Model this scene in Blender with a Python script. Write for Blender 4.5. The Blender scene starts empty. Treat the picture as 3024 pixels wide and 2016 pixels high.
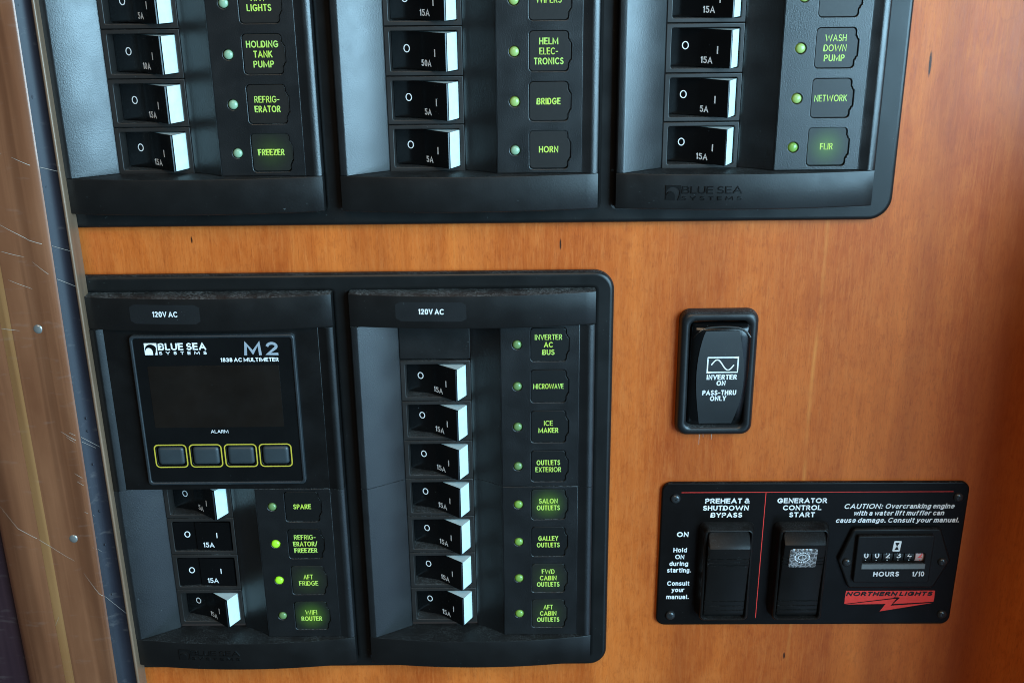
import bpy, bmesh, math, random
from mathutils import Vector, Matrix, noise
random.seed(7)
S = 0.001                       # lengths below are millimetres: x right, z up, o out of the wall towards the viewer
sc = bpy.context.scene
col = sc.collection

# ------------------------------------------------------------------ camera
cd = bpy.data.cameras.new('camera'); cam = bpy.data.objects.new('camera', cd); col.objects.link(cam)
cd.sensor_width = 36.0; cd.lens = 39.0; cd.clip_start = 0.01; cd.clip_end = 50
cam.location = (-0.366*S, -438.84*S, 165.32*S)
tilt, roll = 0.35711, 0.010606
# camera axes: world (x, up, toward viewer) seen through Rx(tilt) * Rz(roll)
ct, st, cr, sr = math.cos(tilt), math.sin(tilt), math.cos(roll), math.sin(roll)
R = Matrix(((cr, -sr, 0), (ct*sr, ct*cr, -st), (st*sr, st*cr, ct)))      # camera <- (x, up, out)
B = Matrix(((1, 0, 0), (0, 0, -1), (0, 1, 0)))                            # world <- (x, up, out)
cam.rotation_euler = (B @ R.transposed()).to_euler()
sc.camera = cam

# ------------------------------------------------------------------ light
w = bpy.data.worlds.new('World'); sc.world = w; w.use_nodes = True
w.node_tree.nodes['Background'].inputs[0].default_value = (0.80, 0.84, 0.90, 1)
w.node_tree.nodes['Background'].inputs[1].default_value = 0.035
def area(name, loc, target, sx, sy, power, color):
    l = bpy.data.lights.new(name, 'AREA'); l.shape = 'RECTANGLE'; l.size = sx; l.size_y = sy
    l.energy = power; l.color = color
    o = bpy.data.objects.new(name, l); col.objects.link(o); o.location = loc
    o.rotation_euler = (Vector(target)-Vector(loc)).to_track_quat('-Z', 'Y').to_euler()
    return o
area('window_light', (0.82, -0.80, 0.24), (-0.02, -0.05, 0.12), 0.90, 0.84, 42.0, (0.42, 0.75, 0.98))
area('low_fill', (0.75, -0.70, -0.50), (0, -0.02, -0.10), 0.9, 0.7, 3.0, (0.40, 0.68, 1.0))  # added fill with no seen source, brightens the lower slopes
area('cabin_light', (-0.15, -1.3, 1.1), (0, 0, 0.0), 0.8, 0.6, 8.0, (1.0, 0.74, 0.50))
sc.view_settings.view_transform = 'Standard'
sc.view_settings.look = 'None'
sc.view_settings.exposure = 0.0
sc.view_settings.gamma = 1.0
sc.cycles.filter_width = 1.0

# ------------------------------------------------------------------ materials
class NT:
    def __init__(s, name):
        s.m = bpy.data.materials.new(name); s.m.use_nodes = True; s.t = s.m.node_tree; s.n = s.t.nodes
        s.b = s.n['Principled BSDF']
    def new(s, ty, **kw):
        x = s.n.new(ty)
        for k, v in kw.items():
            if k in x.inputs.keys(): s.put(x.inputs[k], v)
            else: setattr(x, k, v)
        return x
    def put(s, inp, v):
        if isinstance(v, bpy.types.NodeSocket): s.t.links.new(v, inp)
        else: inp.default_value = v
    def set(s, **kw):
        for k, v in kw.items(): s.put(s.b.inputs[k.replace('_', ' ')], v)
    def math(s, op, a, b=0.0, clamp=False):
        x = s.n.new('ShaderNodeMath'); x.operation = op; x.use_clamp = clamp
        s.put(x.inputs[0], a); s.put(x.inputs[1], b); return x.outputs[0]
    def ramp(s, fac, a, b, lo=0.0, hi=1.0):
        x = s.n.new('ShaderNodeMapRange'); x.clamp = True
        s.put(x.inputs['Value'], fac); x.inputs['From Min'].default_value = a; x.inputs['From Max'].default_value = b
        x.inputs['To Min'].default_value = lo; x.inputs['To Max'].default_value = hi; return x.outputs[0]
    def mix(s, fac, a, b, mode='MIX'):
        x = s.n.new('ShaderNodeMix'); x.data_type = 'RGBA'; x.blend_type = mode
        s.put(x.inputs[0], fac)
        for i, v in ((6, a), (7, b)):
            if isinstance(v, bpy.types.NodeSocket): s.t.links.new(v, x.inputs[i])
            else: x.inputs[i].default_value = (*v, 1)
        return x.outputs[2]
    def pos(s, scale=(1, 1, 1), kind='world'):
        if kind == 'world': g = s.n.new('ShaderNodeNewGeometry').outputs['Position']
        else: g = s.n.new('ShaderNodeTexCoord').outputs['Object']
        mp = s.n.new('ShaderNodeMapping'); s.t.links.new(g, mp.inputs['Vector']); mp.inputs['Scale'].default_value = scale
        return mp.outputs[0]
    def noise(s, vec, scale, detail=2.0, rough=0.5, dist=0.0):
        x = s.n.new('ShaderNodeTexNoise'); s.t.links.new(vec, x.inputs['Vector'])
        x.inputs['Scale'].default_value = scale; x.inputs['Detail'].default_value = detail
        x.inputs['Roughness'].default_value = rough; x.inputs['Distortion'].default_value = dist
        return x.outputs['Fac']
    def bump(s, h, strength=0.3, dist=0.0001):
        x = s.n.new('ShaderNodeBump'); s.t.links.new(h, x.inputs['Height'])
        x.inputs['Strength'].default_value = strength; x.inputs['Distance'].default_value = dist
        s.t.links.new(x.outputs[0], s.b.inputs['Normal'])

def plastic(name, base, rough, grain=0.0, gscale=1500, gdist=0.0001, dust=0.0, var=0.12, spec=0.5, scuff=0.0):
    m = NT(name); p = m.pos()
    c = m.mix(m.ramp(m.noise(p, 55, 3), .3, .7), tuple(v*(1-var) for v in base), tuple(v*(1+var) for v in base))
    r = m.ramp(m.noise(p, 90, 3), .3, .7, rough-.05, rough+.06)
    # specks of lint, everywhere a little, thickly on faces that look up
    sp = m.ramp(m.noise(p, 1100, 2, .6), .73, .76)
    area_ = m.ramp(m.noise(p, 42, 2), .5, .72)
    f = m.math('MULTIPLY', m.math('MULTIPLY', sp, area_), .45)
    if dust:
        g = m.n.new('ShaderNodeNewGeometry'); x = m.n.new('ShaderNodeSeparateXYZ'); m.t.links.new(g.outputs['True Normal'], x.inputs[0])
        up = m.ramp(x.outputs['Z'], .55, .9)
        d = m.ramp(m.noise(p, 1500, 4, .75), .47, .66)
        d = m.math('MULTIPLY', m.math('MULTIPLY', d, m.ramp(m.noise(p, 110, 3), .36, .62, .22, 1.0)), dust)
        f = m.math('MAXIMUM', f, m.math('MULTIPLY', up, d))
        r = m.math('MAXIMUM', r, m.math('MULTIPLY', up, .55))
    if scuff:
        a = m.noise(m.pos((260, 1, 2600)), 1.0, 3); 
        s1 = m.ramp(a, .60, .68)
        f = m.math('MAXIMUM', f, m.math('MULTIPLY', s1, scuff))
    c = m.mix(f, c, (.42, .47, .47))
    m.set(Base_Color=c, Roughness=r, Specular_IOR_Level=spec)
    if grain: m.bump(m.noise(p, gscale, 2, .6), grain, gdist)
    return m.m
def plain(name, base, rough, metal=0.0, **kw):
    m = NT(name); p = m.pos()
    c = m.mix(m.ramp(m.noise(p, 300, 3), .3, .7), tuple(v*.92 for v in base), tuple(min(1, v*1.06) for v in base))
    m.set(Base_Color=c, Roughness=rough, Metallic=metal, **kw)
    return m.m

M = {}
M['face'] = plastic('textured charcoal plastic', (.0078, .0080, .0082), .33, .6, 2100, .00011, .5, spec=.75)
M['frame'] = plastic('satin black frame plastic', (.0080, .0080, .0078), .34, .15, 1800, .00006, .2, spec=.36)
M['cap'] = plastic('matt black cap plastic', (.0075, .0068, .0064), .38, .3, 1500, .00008, .12, spec=.38)
M['housing'] = plastic('breaker housing plastic', (.016, .0135, .012), .44, .15, 1500, .00006, .30)
M['rocker'] = plastic('gloss black rocker plastic', (.0028, .0030, .0032), .20, .05, 900, .00004, 0)
M['dark'] = plain('black cavity plastic', (.004, .004, .004), .6)
M['topcap'] = plastic('dusty black cap plastic', (.0072, .0064, .0060), .38, .3, 1500, .00008, .6, spec=.35)
M['relief'] = plastic('glossy black relief', (.006, .006, .006), .22, 0)
M['blank'] = plastic('blank filler plastic', (.007, .0065, .0062), .4, .3, 1200, .00008, 0)
M['white'] = plain('pale aqua indicator plastic', (.66, .77, .755), .35)
M['ink'] = plain('white printed ink', (.90, .90, .88), .5)
M['glass'] = plastic('black acrylic face', (.0045, .0048, .005), .25, .05, 800, .00004, 0)
M['screen'] = plastic('unlit display glass', (.0085, .0060, .0045), .32, 0, dust=0, var=.2)
M['rubber'] = plastic('grey rubber keypad', (.030, .038, .042), .42, .2, 1500, .00006, 0)
M['yellow'] = plain('yellow green key outline', (.55, .43, .045), .45)
M['silver'] = plain('silver printed ink', (.42, .47, .52), .38, .3)
M['decal'] = plastic('dark grey decal film', (.0125, .0125, .0128), .42, .4, 1300, .0001, 0, spec=.3)
M['bezel'] = plastic('satin black bezel plastic', (.011, .0115, .012), .34, .12, 1500, .00006, .25)
M['plate'] = plastic('black painted control plate', (.0045, .0034, .0030), .34, .2, 1800, .00005, .2, spec=.16)
M['switch'] = plastic('black switch plastic', (.0080, .0070, .0065), .40, .25, 1500, .00008, .1, spec=.22)
M['red'] = plain('red printed ink', (.90, .045, .03), .45)
M['greybar'] = plain('grey counter bar', (.16, .17, .165), .4)
M['wheelred'] = plain('tenths wheel', (.62, .40, .36), .4)
M['screw'] = plain('blackened screw steel', (.06, .062, .063), .26, .6)
M['steel'] = plain('bare screw steel', (.30, .29, .27), .26, .55)

def make_lens():
    m = NT('clear faceted lens'); p = m.pos(kind='object')
    v = m.n.new('ShaderNodeTexVoronoi'); m.t.links.new(p, v.inputs['Vector']); v.inputs['Scale'].default_value = 480
    v.feature = 'DISTANCE_TO_EDGE'
    sp = m.n.new('ShaderNodeSeparateXYZ'); m.t.links.new(p, sp.inputs[0])
    m.set(Base_Color=m.mix(m.ramp(v.outputs['Distance'], .0, .14), (.40, .38, .38), (.09, .082, .08)), Roughness=.15, Specular_IOR_Level=.8)
    m.bump(v.outputs['Distance'], .6, .0006); return m.m
M['lens'] = make_lens()
def make_clear():
    m = NT('clear acrylic'); m.set(Base_Color=(.75, .78, .76, 1), Roughness=.06, Transmission_Weight=1.0, IOR=1.45); return m.m
M['clear'] = make_clear()

def make_lettering():
    m = NT('backlit green lettering'); p = m.pos(kind='object')
    ln = m.n.new('ShaderNodeVectorMath'); ln.operation = 'LENGTH'; m.t.links.new(p, ln.inputs[0])
    d = m.ramp(ln.outputs['Value'], .0008, .0062)
    c = m.mix(d, (.52, .88, .04), (.40, .86, .17))
    m.set(Base_Color=(.10, .18, .05, 1), Roughness=.5, Emission_Color=c, Emission_Strength=.72); return m.m
M['letter'] = make_lettering()
def make_window(name, glow, base):
    m = NT(name); p = m.pos(kind='object')
    ln = m.n.new('ShaderNodeVectorMath'); ln.operation = 'LENGTH'; m.t.links.new(p, ln.inputs[0])
    q = m.pos(); 
    m.set(Base_Color=m.mix(m.noise(q, 500, 3), tuple(v*.8 for v in base), tuple(v*1.2 for v in base)), Roughness=.40)
    if glow:
        f = m.ramp(ln.outputs['Value'], .001, .0088, 1, 0); f = m.math('POWER', f, 1.6)
        m.set(Emission_Color=(.13, .42, .015, 1), Emission_Strength=m.math('MULTIPLY', f, glow))
    m.bump(m.noise(q, 1300, 2), .25, .00006)
    return m.m
M['window0'] = make_window('dark label film', 0, (.0125, .0105, .009))
M['window1'] = make_window('faintly backlit label film', .085, (.013, .013, .010))
M['window2'] = make_window('backlit label film', .34, (.012, .014, .010))
M['windowd'] = make_window('unlit black label film', 0, (.005, .0052, .005))
def make_led(name, base, em, es):
    m = NT(name)
    lw = m.n.new('ShaderNodeLayerWeight'); lw.inputs[0].default_value = .35
    c = m.mix(lw.outputs['Facing'], base, tuple(v*.45 for v in base))
    m.set(Base_Color=c, Roughness=.22, Emission_Color=(*em, 1), Emission_Strength=es, Subsurface_Weight=0.0); return m.m
LED = {'pale': make_led('frosted pale green lens', (.26, .40, .26), (.25, .5, .2), .05),
       'lime': make_led('frosted lime lens', (.26, .38, .13), (.42, .75, .08), .16),
       'moss': make_led('dull moss green lens', (.14, .24, .09), (.20, .42, .04), .06),
       'mid': make_led('green lens', (.16, .30, .07), (.28, .62, .03), .16),
       'lit': make_led('lit yellow green lens', (.2, .45, .04), (.32, .90, .01), .62)}

def make_wood():
    m = NT('varnished cherry veneer'); m.m.name = 'varnished cherry veneer'
    wob = m.noise(m.pos((1, 1, .35)), 14, 3)
    x = m.n.new('ShaderNodeSeparateXYZ'); g = m.n.new('ShaderNodeNewGeometry'); m.t.links.new(g.outputs['Position'], x.inputs[0])
    broad = m.noise(m.pos((1, 1, .13)), 34, 4, .55, .5)
    mid = m.noise(m.pos((1, 1, .06)), 190, 4, .6, .3)
    fine = m.noise(m.pos((1, 1, .045)), 1100, 3, .6)
    pore = m.noise(m.pos((1, 1, .10)), 2600, 2, .5)
    blot = m.noise(m.pos((1, 1, .7)), 60, 4, .65, 1.2)
    fleck = m.noise(m.pos((1, 1, .55)), 420, 4, .7, .6)
    silk = m.noise(m.pos((1, 1, .09)), 900, 4, .7, .8)
    c = m.mix(m.ramp(broad, .34, .66), (.42, .075, .011), (.66, .154, .025))
    c = m.mix(m.ramp(blot, .45, .80, 0, .28), c, (.72, .225, .055))
    c = m.mix(m.ramp(blot, .46, .22, 0, .35), c, (.27, .042, .0075))
    c = m.mix(m.ramp(mid, .35, .7, 0, .28), c, (.30, .050, .009))
    c = m.mix(m.ramp(fine, .45, .75, 0, .26), c, (.64, .175, .036))
    c = m.mix(m.ramp(fleck, .52, .72, 0, .34), c, (.28, .046, .009))
    c = m.mix(m.ramp(silk, .50, .70, 0, .30), c, (.66, .20, .045))
    c = m.mix(m.ramp(silk, .46, .30, 0, .28), c, (.27, .043, .008))
    c = m.mix(m.ramp(pore, .56, .74, 0, .34), c, (.20, .035, .007))
    # one pale grain line and broad darker figure
    wx = m.math('ADD', x.outputs['X'], m.math('MULTIPLY', m.math('SUBTRACT', m.noise(m.pos((0, 0, 1)), 9, 2), .5), .006))
    brk = m.ramp(m.noise(m.pos((0, 0, 1)), 22, 3), .42, .60)
    for px, wd, st in ((.1290, .0005, .55), (-.0930, .0004, .20), (-.0260, .0004, .22)):
        d = m.math('ABSOLUTE', m.math('SUBTRACT', wx, px))
        c = m.mix(m.math('MULTIPLY', m.math('MULTIPLY', m.ramp(d, wd*.3, wd*2.4, 1, 0), st), brk), c, (.74, .27, .06))
    for px, wd, st in ((.2120, .010, .55), (.0780, .006, .25), (.172, .004, .25), (-.060, .008, .2)):
        d = m.math('ABSOLUTE', m.math('SUBTRACT', wx, px))
        c = m.mix(m.math('MULTIPLY', m.ramp(d, wd*.2, wd*2.2, 1, 0), st), c, (.22, .035, .007))
    # mineral flecks: short dark splits in the grain
    for px, pz, sx, sz in ((.1637, .1135, .0006, .0050), (.0185, .0415, .0004, .0026),
                           (.1270, -.1640, .0005, .002), (-.135, .045, .0004, .0016)):
        dx = m.math('DIVIDE', m.math('SUBTRACT', x.outputs['X'], px), sx); dz = m.math('DIVIDE', m.math('SUBTRACT', x.outputs['Z'], pz), sz)
        d = m.math('ADD', m.math('MULTIPLY', dx, dx), m.math('MULTIPLY', dz, dz))
        d = m.math('ADD', d, m.math('MULTIPLY', m.math('SUBTRACT', fleck, .5), 2.2))
        c = m.mix(m.math('MULTIPLY', m.ramp(d, .3, 1.3, 1, 0), .95), c, (.018, .007, .004))
    m.set(Base_Color=c, Roughness=m.ramp(silk, .3, .7, .34, .46), Specular_IOR_Level=.24, Coat_Weight=.04, Coat_Roughness=.2)
    h = m.math('ADD', m.math('MULTIPLY', fine, .6), fleck)
    m.bump(h, .30, .00010)
    return m.m
M['wood'] = make_wood()

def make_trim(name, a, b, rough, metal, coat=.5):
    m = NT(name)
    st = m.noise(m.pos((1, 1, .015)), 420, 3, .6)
    wide = m.noise(m.pos((1, 1, .03)), 130, 2, .5)  # broad upright streaks stand in for reflections, mixed into the colour
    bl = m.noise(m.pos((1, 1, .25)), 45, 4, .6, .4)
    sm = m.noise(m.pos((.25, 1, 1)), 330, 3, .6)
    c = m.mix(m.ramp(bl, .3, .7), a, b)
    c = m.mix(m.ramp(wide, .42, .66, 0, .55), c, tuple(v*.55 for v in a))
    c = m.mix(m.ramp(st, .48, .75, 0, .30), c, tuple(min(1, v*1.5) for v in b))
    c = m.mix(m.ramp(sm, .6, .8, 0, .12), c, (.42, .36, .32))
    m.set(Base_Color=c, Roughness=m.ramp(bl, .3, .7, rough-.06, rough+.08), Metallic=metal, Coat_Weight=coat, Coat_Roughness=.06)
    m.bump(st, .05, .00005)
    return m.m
M['metal_with_reflections'] = make_trim('brushed metal with painted reflections', (.17, .058, .026), (.27, .105, .048), .33, .15, .5)  # brown reflected from the wood is put into the base colour
M['gold'] = make_trim('painted gold reflection', (.30, .125, .045), (.37, .18, .068), .33, .15, .5)  # golden streak of reflection held in the base colour
M['navy'] = make_trim('dark blue reflection and glue', (.010, .010, .016), (.020, .020, .029), .55, 0, 0)  # dark reflection band given as base colour; the glue drops share it
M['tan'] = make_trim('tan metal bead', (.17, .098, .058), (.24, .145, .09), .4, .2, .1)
M['plum'] = make_trim('dark plum paint', (.040, .020, .028), (.060, .030, .036), .45, .1)
M['scratch_glint'] = plain('bright scratch and painted glint', (.50, .43, .37), .4)

# ------------------------------------------------------------------ mesh helpers (mm in, metres out)
def V(x, z, o): return Vector((x*S, -o*S, z*S))
class MB:
    """collects faces; each has (verts in x,z,o mm, material slot)"""
    def __init__(s): s.v = []; s.f = []; s.mi = []
    def add(s, vs, fs, mi=0):
        b = len(s.v); s.v += [tuple(v) for v in vs]; s.f += [tuple(b+i for i in f) for f in fs]; s.mi += [mi]*len(fs)
    def extrude_z(s, prof, z0, z1, mi=0, ch=0.0):
        """closed polygon of (x, o) pulled from z0 to z1"""
        n = len(prof); vs = [(x, z0, o) for x, o in prof] + [(x, z1, o) for x, o in prof]
        fs = [(i, (i+1) % n, n+(i+1) % n, n+i) for i in range(n)] + [tuple(range(n))[::-1], tuple(range(n, 2*n))]
        s.add(vs, fs, mi)
    def extrude_o(s, poly, o0, o1, mi=0):
        n = len(poly); vs = [(x, z, o0) for x, z in poly] + [(x, z, o1) for x, z in poly]
        fs = [(i, (i+1) % n, n+(i+1) % n, n+i) for i in range(n)] + [tuple(range(n))[::-1], tuple(range(n, 2*n))]
        s.add(vs, fs, mi)
    def stack(s, rings, mi=0, cap0=True, cap1=True):
        """rings of equal length, each a list of (x,z,o)"""
        n = len(rings[0]); vs = [p for r in rings for p in r]; fs = []
        for k in range(len(rings)-1):
            for i in range(n): fs.append((k*n+i, k*n+(i+1) % n, (k+1)*n+(i+1) % n, (k+1)*n+i))
        if cap0: fs.append(tuple(range(n))[::-1])
        if cap1: fs.append(tuple(range((len(rings)-1)*n, len(rings)*n)))
        s.add(vs, fs, mi)
    def mesh(s, name, mats, smooth=35):
        me = bpy.data.meshes.new(name)
        me.from_pydata([V(*v) for v in s.v], [], s.f)
        for m in mats: me.materials.append(m)
        for p, i in zip(me.polygons, s.mi): p.material_index = i
        bm = bmesh.new(); bm.from_mesh(me); bmesh.ops.recalc_face_normals(bm, faces=bm.faces); bm.to_mesh(me); bm.free()
        if smooth:
            for p in me.polygons: p.use_smooth = True
            me.set_sharp_from_angle(angle=math.radians(smooth))
        return me

def rr(x0, z0, x1, z1, r, n=6):
    """rounded rectangle outline, counter-clockwise"""
    pts = []
    for cx, cz, a in ((x1-r, z0+r, -90), (x1-r, z1-r, 0), (x0+r, z1-r, 90), (x0+r, z0+r, 180)):
        for k in range(n+1):
            t = math.radians(a+90*k/n); pts.append((cx+r*math.cos(t), cz+r*math.sin(t)))
    return pts
def circ(cx, cz, r, n=24): return [(cx+r*math.cos(2*math.pi*k/n), cz+r*math.sin(2*math.pi*k/n)) for k in range(n)]

def plate(mb, outer, holes, front, thick, bev=0.4, mi=0, seg=3):
    """flat plate with holes and softened edges, front face at 'front'"""
    cu = bpy.data.curves.new('tmp', 'CURVE'); cu.dimensions = '2D'; cu.fill_mode = 'BOTH'
    for poly in [outer]+holes:
        sp = cu.splines.new('POLY'); sp.points.add(len(poly)-1); sp.use_cyclic_u = True
        for p, (x, z) in zip(sp.points, poly): p.co = (x, z, 0, 1)
    bev = min(bev, thick*.49)
    cu.extrude = thick/2-bev; cu.bevel_depth = bev; cu.bevel_resolution = seg; cu.offset = -bev
    o = bpy.data.objects.new('tmp', cu); col.objects.link(o)
    bpy.context.view_layer.update()
    me = bpy.data.meshes.new_from_object(o.evaluated_get(bpy.context.evaluated_depsgraph_get()))
    mb.add([(v.co.x, v.co.y, v.co.z+front-thick/2) for v in me.vertices], [tuple(p.vertices) for p in me.polygons], mi)
    bpy.data.objects.remove(o); bpy.data.curves.remove(cu); bpy.data.meshes.remove(me)

def stroke(mb, pts, wd, o, mi=0, closed=False, f=None):
    """flat line of constant width through pts"""
    n = len(pts); L = []; Rr = []
    for i in range(n):
        a = Vector(pts[(i-1) % n] if closed or i > 0 else pts[i]); b = Vector(pts[(i+1) % n] if closed or i < n-1 else pts[i])
        p = Vector(pts[i]); d = (b-a).normalized(); nn = Vector((-d.y, d.x))
        k = 1.0
        if 0 < i < n-1 or closed:
            d1 = (p-a).normalized(); n1 = Vector((-d1.y, d1.x)); k = 1/max(.5, nn.dot(n1))
        L.append(p+nn*wd/2*k); Rr.append(p-nn*wd/2*k)
    oo = (lambda q: (f(q.x, q.y) if f else o))
    vs = [(q.x, q.y, oo(q)) for q in L]+[(q.x, q.y, oo(q)) for q in Rr]
    m_ = n if closed else n-1
    mb.add(vs, [(i, (i+1) % n, n+(i+1) % n, n+i) for i in range(m_)], mi)

# ---- own lettering: every glyph is (advance width, strokes); cap height 1
def _arc(cx, cy, rx, ry, a0, a1, n=None):
    n = n or max(3, int(abs(a1-a0)/22))
    return [(cx+rx*math.cos(math.radians(a0+(a1-a0)*k/n)), cy+ry*math.sin(math.radians(a0+(a1-a0)*k/n))) for k in range(n+1)]
_a = _arc
GL = {
 'A': (.78, [[(0, 0), (.39, 1), (.78, 0)], [(.14, .32), (.64, .32)]]),
 'B': (.60, [[(.36, .54), (0, .54)], [(0, 0), (0, 1), (.34, 1)]+_a(.34, .77, .22, .23, 90, -90)+_a(.36, .27, .24, .27, 90, -90)+[(0, 0)]]),
 'C': (.74, [_a(.42, .5, .42, .5, 48, 312, 14)]),
 'D': (.68, [[(0, 0), (0, 1), (.26, 1)]+_a(.26, .5, .42, .5, 90, -90, 10)+[(0, 0)]]),
 'E': (.50, [[(.5, 1), (0, 1), (0, 0), (.5, 0)], [(0, .52), (.46, .52)]]),
 'F': (.48, [[(.48, 1), (0, 1), (0, 0)], [(0, .50), (.43, .50)]]),
 'G': (.80, [_a(.42, .5, .42, .5, 48, 330, 14)+[(.80, .44), (.48, .44)]]),
 'H': (.64, [[(0, 0), (0, 1)], [(.64, 0), (.64, 1)], [(0, .52), (.64, .52)]]),
 'I': (.04, [[(.02, 0), (.02, 1)]]),
 'J': (.40, [[(.40, 1), (.40, .22)]+_a(.2, .22, .2, .22, 0, -160)]),
 'K': (.62, [[(0, 0), (0, 1)], [(.58, 1), (.03, .46)], [(.20, .60), (.62, 0)]]),
 'L': (.46, [[(0, 1), (0, 0), (.46, 0)]]),
 'M': (.96, [[(0, 0), (.06, 1), (.48, .15), (.90, 1), (.96, 0)]]),
 'N': (.68, [[(0, 0), (0, 1), (.68, 0), (.68, 1)]]),
 'O': (.88, [_a(.44, .5, .44, .5, 0, 360, 20)]),
 'P': (.54, [[(0, 0), (0, 1), (.28, 1)]+_a(.28, .73, .26, .27, 90, -90)+[(0, .46)]]),
 'R': (.58, [[(0, 0), (0, 1), (.28, 1)]+_a(.28, .74, .25, .26, 90, -90)+[(0, .48)], [(.26, .48), (.58, 0)]]),
 'S': (.54, [_a(.28, .75, .24, .25, 40, 250, 9)+_a(.27, .26, .27, .26, 75, -150, 9)]),
 'T': (.56, [[(0, 1), (.56, 1)], [(.28, 1), (.28, 0)]]),
 'U': (.62, [[(0, 1), (0, .31)]+_a(.31, .31, .31, .31, 180, 360, 9)+[(.62, 1)]]),
 'V': (.72, [[(0, 1), (.36, 0), (.72, 1)]]),
 'W': (1.30, [[(0, 1), (.32, 0), (.65, .88), (.98, 0), (1.30, 1)]]),
 'X': (.64, [[(0, 0), (.64, 1)], [(0, 1), (.64, 0)]]),
 'Y': (.68, [[(0, 1), (.34, .46), (.68, 1)], [(.34, .46), (.34, 0)]]),
 'Z': (.58, [[(0, 1), (.56, 1), (.02, 0), (.58, 0)]]),
 '0': (.54, [_a(.27, .5, .27, .5, 0, 360, 16)]),
 '1': (.20, [[(.02, .80), (.11, .90)], [(.18, 1), (.18, 0)]]),
 '2': (.54, [_a(.27, .73, .25, .27, 165, -35, 9)+[(.02, 0), (.54, 0)]]),
 '3': (.54, [_a(.26, .76, .22, .24, 155, -85, 9), _a(.26, .27, .27, .27, 85, -155, 9)]),
 '4': (.58, [[(.42, 0), (.42, 1), (0, .28), (.58, .28)]]),
 '5': (.54, [[(.50, 1), (.12, 1), (.05, .50)]+_a(.26, .32, .28, .32, 125, -150, 10)]),
 '8': (.54, [_a(.27, .77, .22, .23, 0, 360, 12), _a(.27, .27, .27, .27, 0, 360, 12)]),
 '-': (.32, [[(0, .42), (.32, .42)]]), '/': (.40, [[(0, -.05), (.40, 1.05)]]),
 '.': (.06, [[(0, .04), (.10, .04)]]), ':': (.06, [[(0, .05), (.10, .05)], [(0, .62), (.10, .62)]]),
 '&': (.72, [[(.72, 0), (.18, .70)]+_a(.34, .80, .18, .20, 200, -30, 9)+[(.16, .48)]+_a(.28, .25, .26, .25, 130, 300, 9)+[(.66, .46)]]),
 'a': (.46, [_a(.22, .54, .21, .19, 155, 0, 6)+[(.43, .08), (.48, 0)], [(.43, .45), (.22, .42)]+_a(.20, .21, .19, .21, 90, 285, 8)+[(.43, .20)]]),
 'c': (.46, [_a(.27, .365, .26, .365, 48, 312, 10)]),
 'd': (.50, [[(.50, 1), (.50, 0)], _a(.26, .365, .24, .365, 0, 360, 14)]),
 'e': (.50, [[(.02, .37), (.50, .37)]+_a(.26, .365, .25, .365, 0, 312, 13)]),
 'f': (.32, [_a(.28, .82, .14, .18, 90, 180, 4)+[(.14, 0)], [(0, .70), (.30, .70)]]),
 'g': (.50, [[(.50, .72), (.50, -.08)]+_a(.25, -.08, .25, .20, 0, -155, 6), _a(.26, .365, .24, .365, 0, 360, 14)]),
 'h': (.46, [[(0, 0), (0, 1)], [(0, .46)]+_a(.23, .46, .23, .27, 170, 0, 7)+[(.46, 0)]]),
 'i': (.04, [[(.02, 0), (.02, .72)], [(.02, .88), (.02, 1.02)]]),
 'k': (.46, [[(0, 0), (0, 1)], [(.42, .72), (.02, .30)], [(.16, .42), (.46, 0)]]),
 'l': (.04, [[(.02, 0), (.02, 1)]]),
 'm': (.76, [[(0, 0), (0, .72)], _a(.19, .50, .19, .23, 170, 0, 6)+[(.38, 0)], _a(.57, .50, .19, .23, 170, 0, 6)+[(.76, 0)]]),
 'n': (.46, [[(0, 0), (0, .72)], _a(.23, .46, .23, .27, 170, 0, 7)+[(.46, 0)]]),
 'o': (.52, [_a(.26, .365, .26, .365, 0, 360, 14)]),
 'r': (.30, [[(0, 0), (0, .72)], _a(.24, .44, .24, .28, 170, 75, 5)]),
 's': (.42, [_a(.21, .545, .18, .185, 35, 255, 7)+_a(.20, .19, .21, .19, 75, -150, 7)]),
 't': (.28, [[(.12, .95), (.12, .16)]+_a(.26, .16, .14, .16, 180, 280, 4), [(0, .70), (.27, .70)]]),
 'u': (.46, [[(0, .72), (0, .26)]+_a(.23, .26, .23, .27, 180, 350, 7), [(.46, .72), (.46, 0)]]),
 'v': (.48, [[(0, .72), (.24, 0), (.48, .72)]]),
 'w': (.72, [[(0, .72), (.18, 0), (.36, .70), (.54, 0), (.72, .72)]]),
 'y': (.48, [[(0, .72), (.25, 0)], [(.48, .72), (.20, -.16), (.10, -.26), (0, -.26)]]),
}
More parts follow.
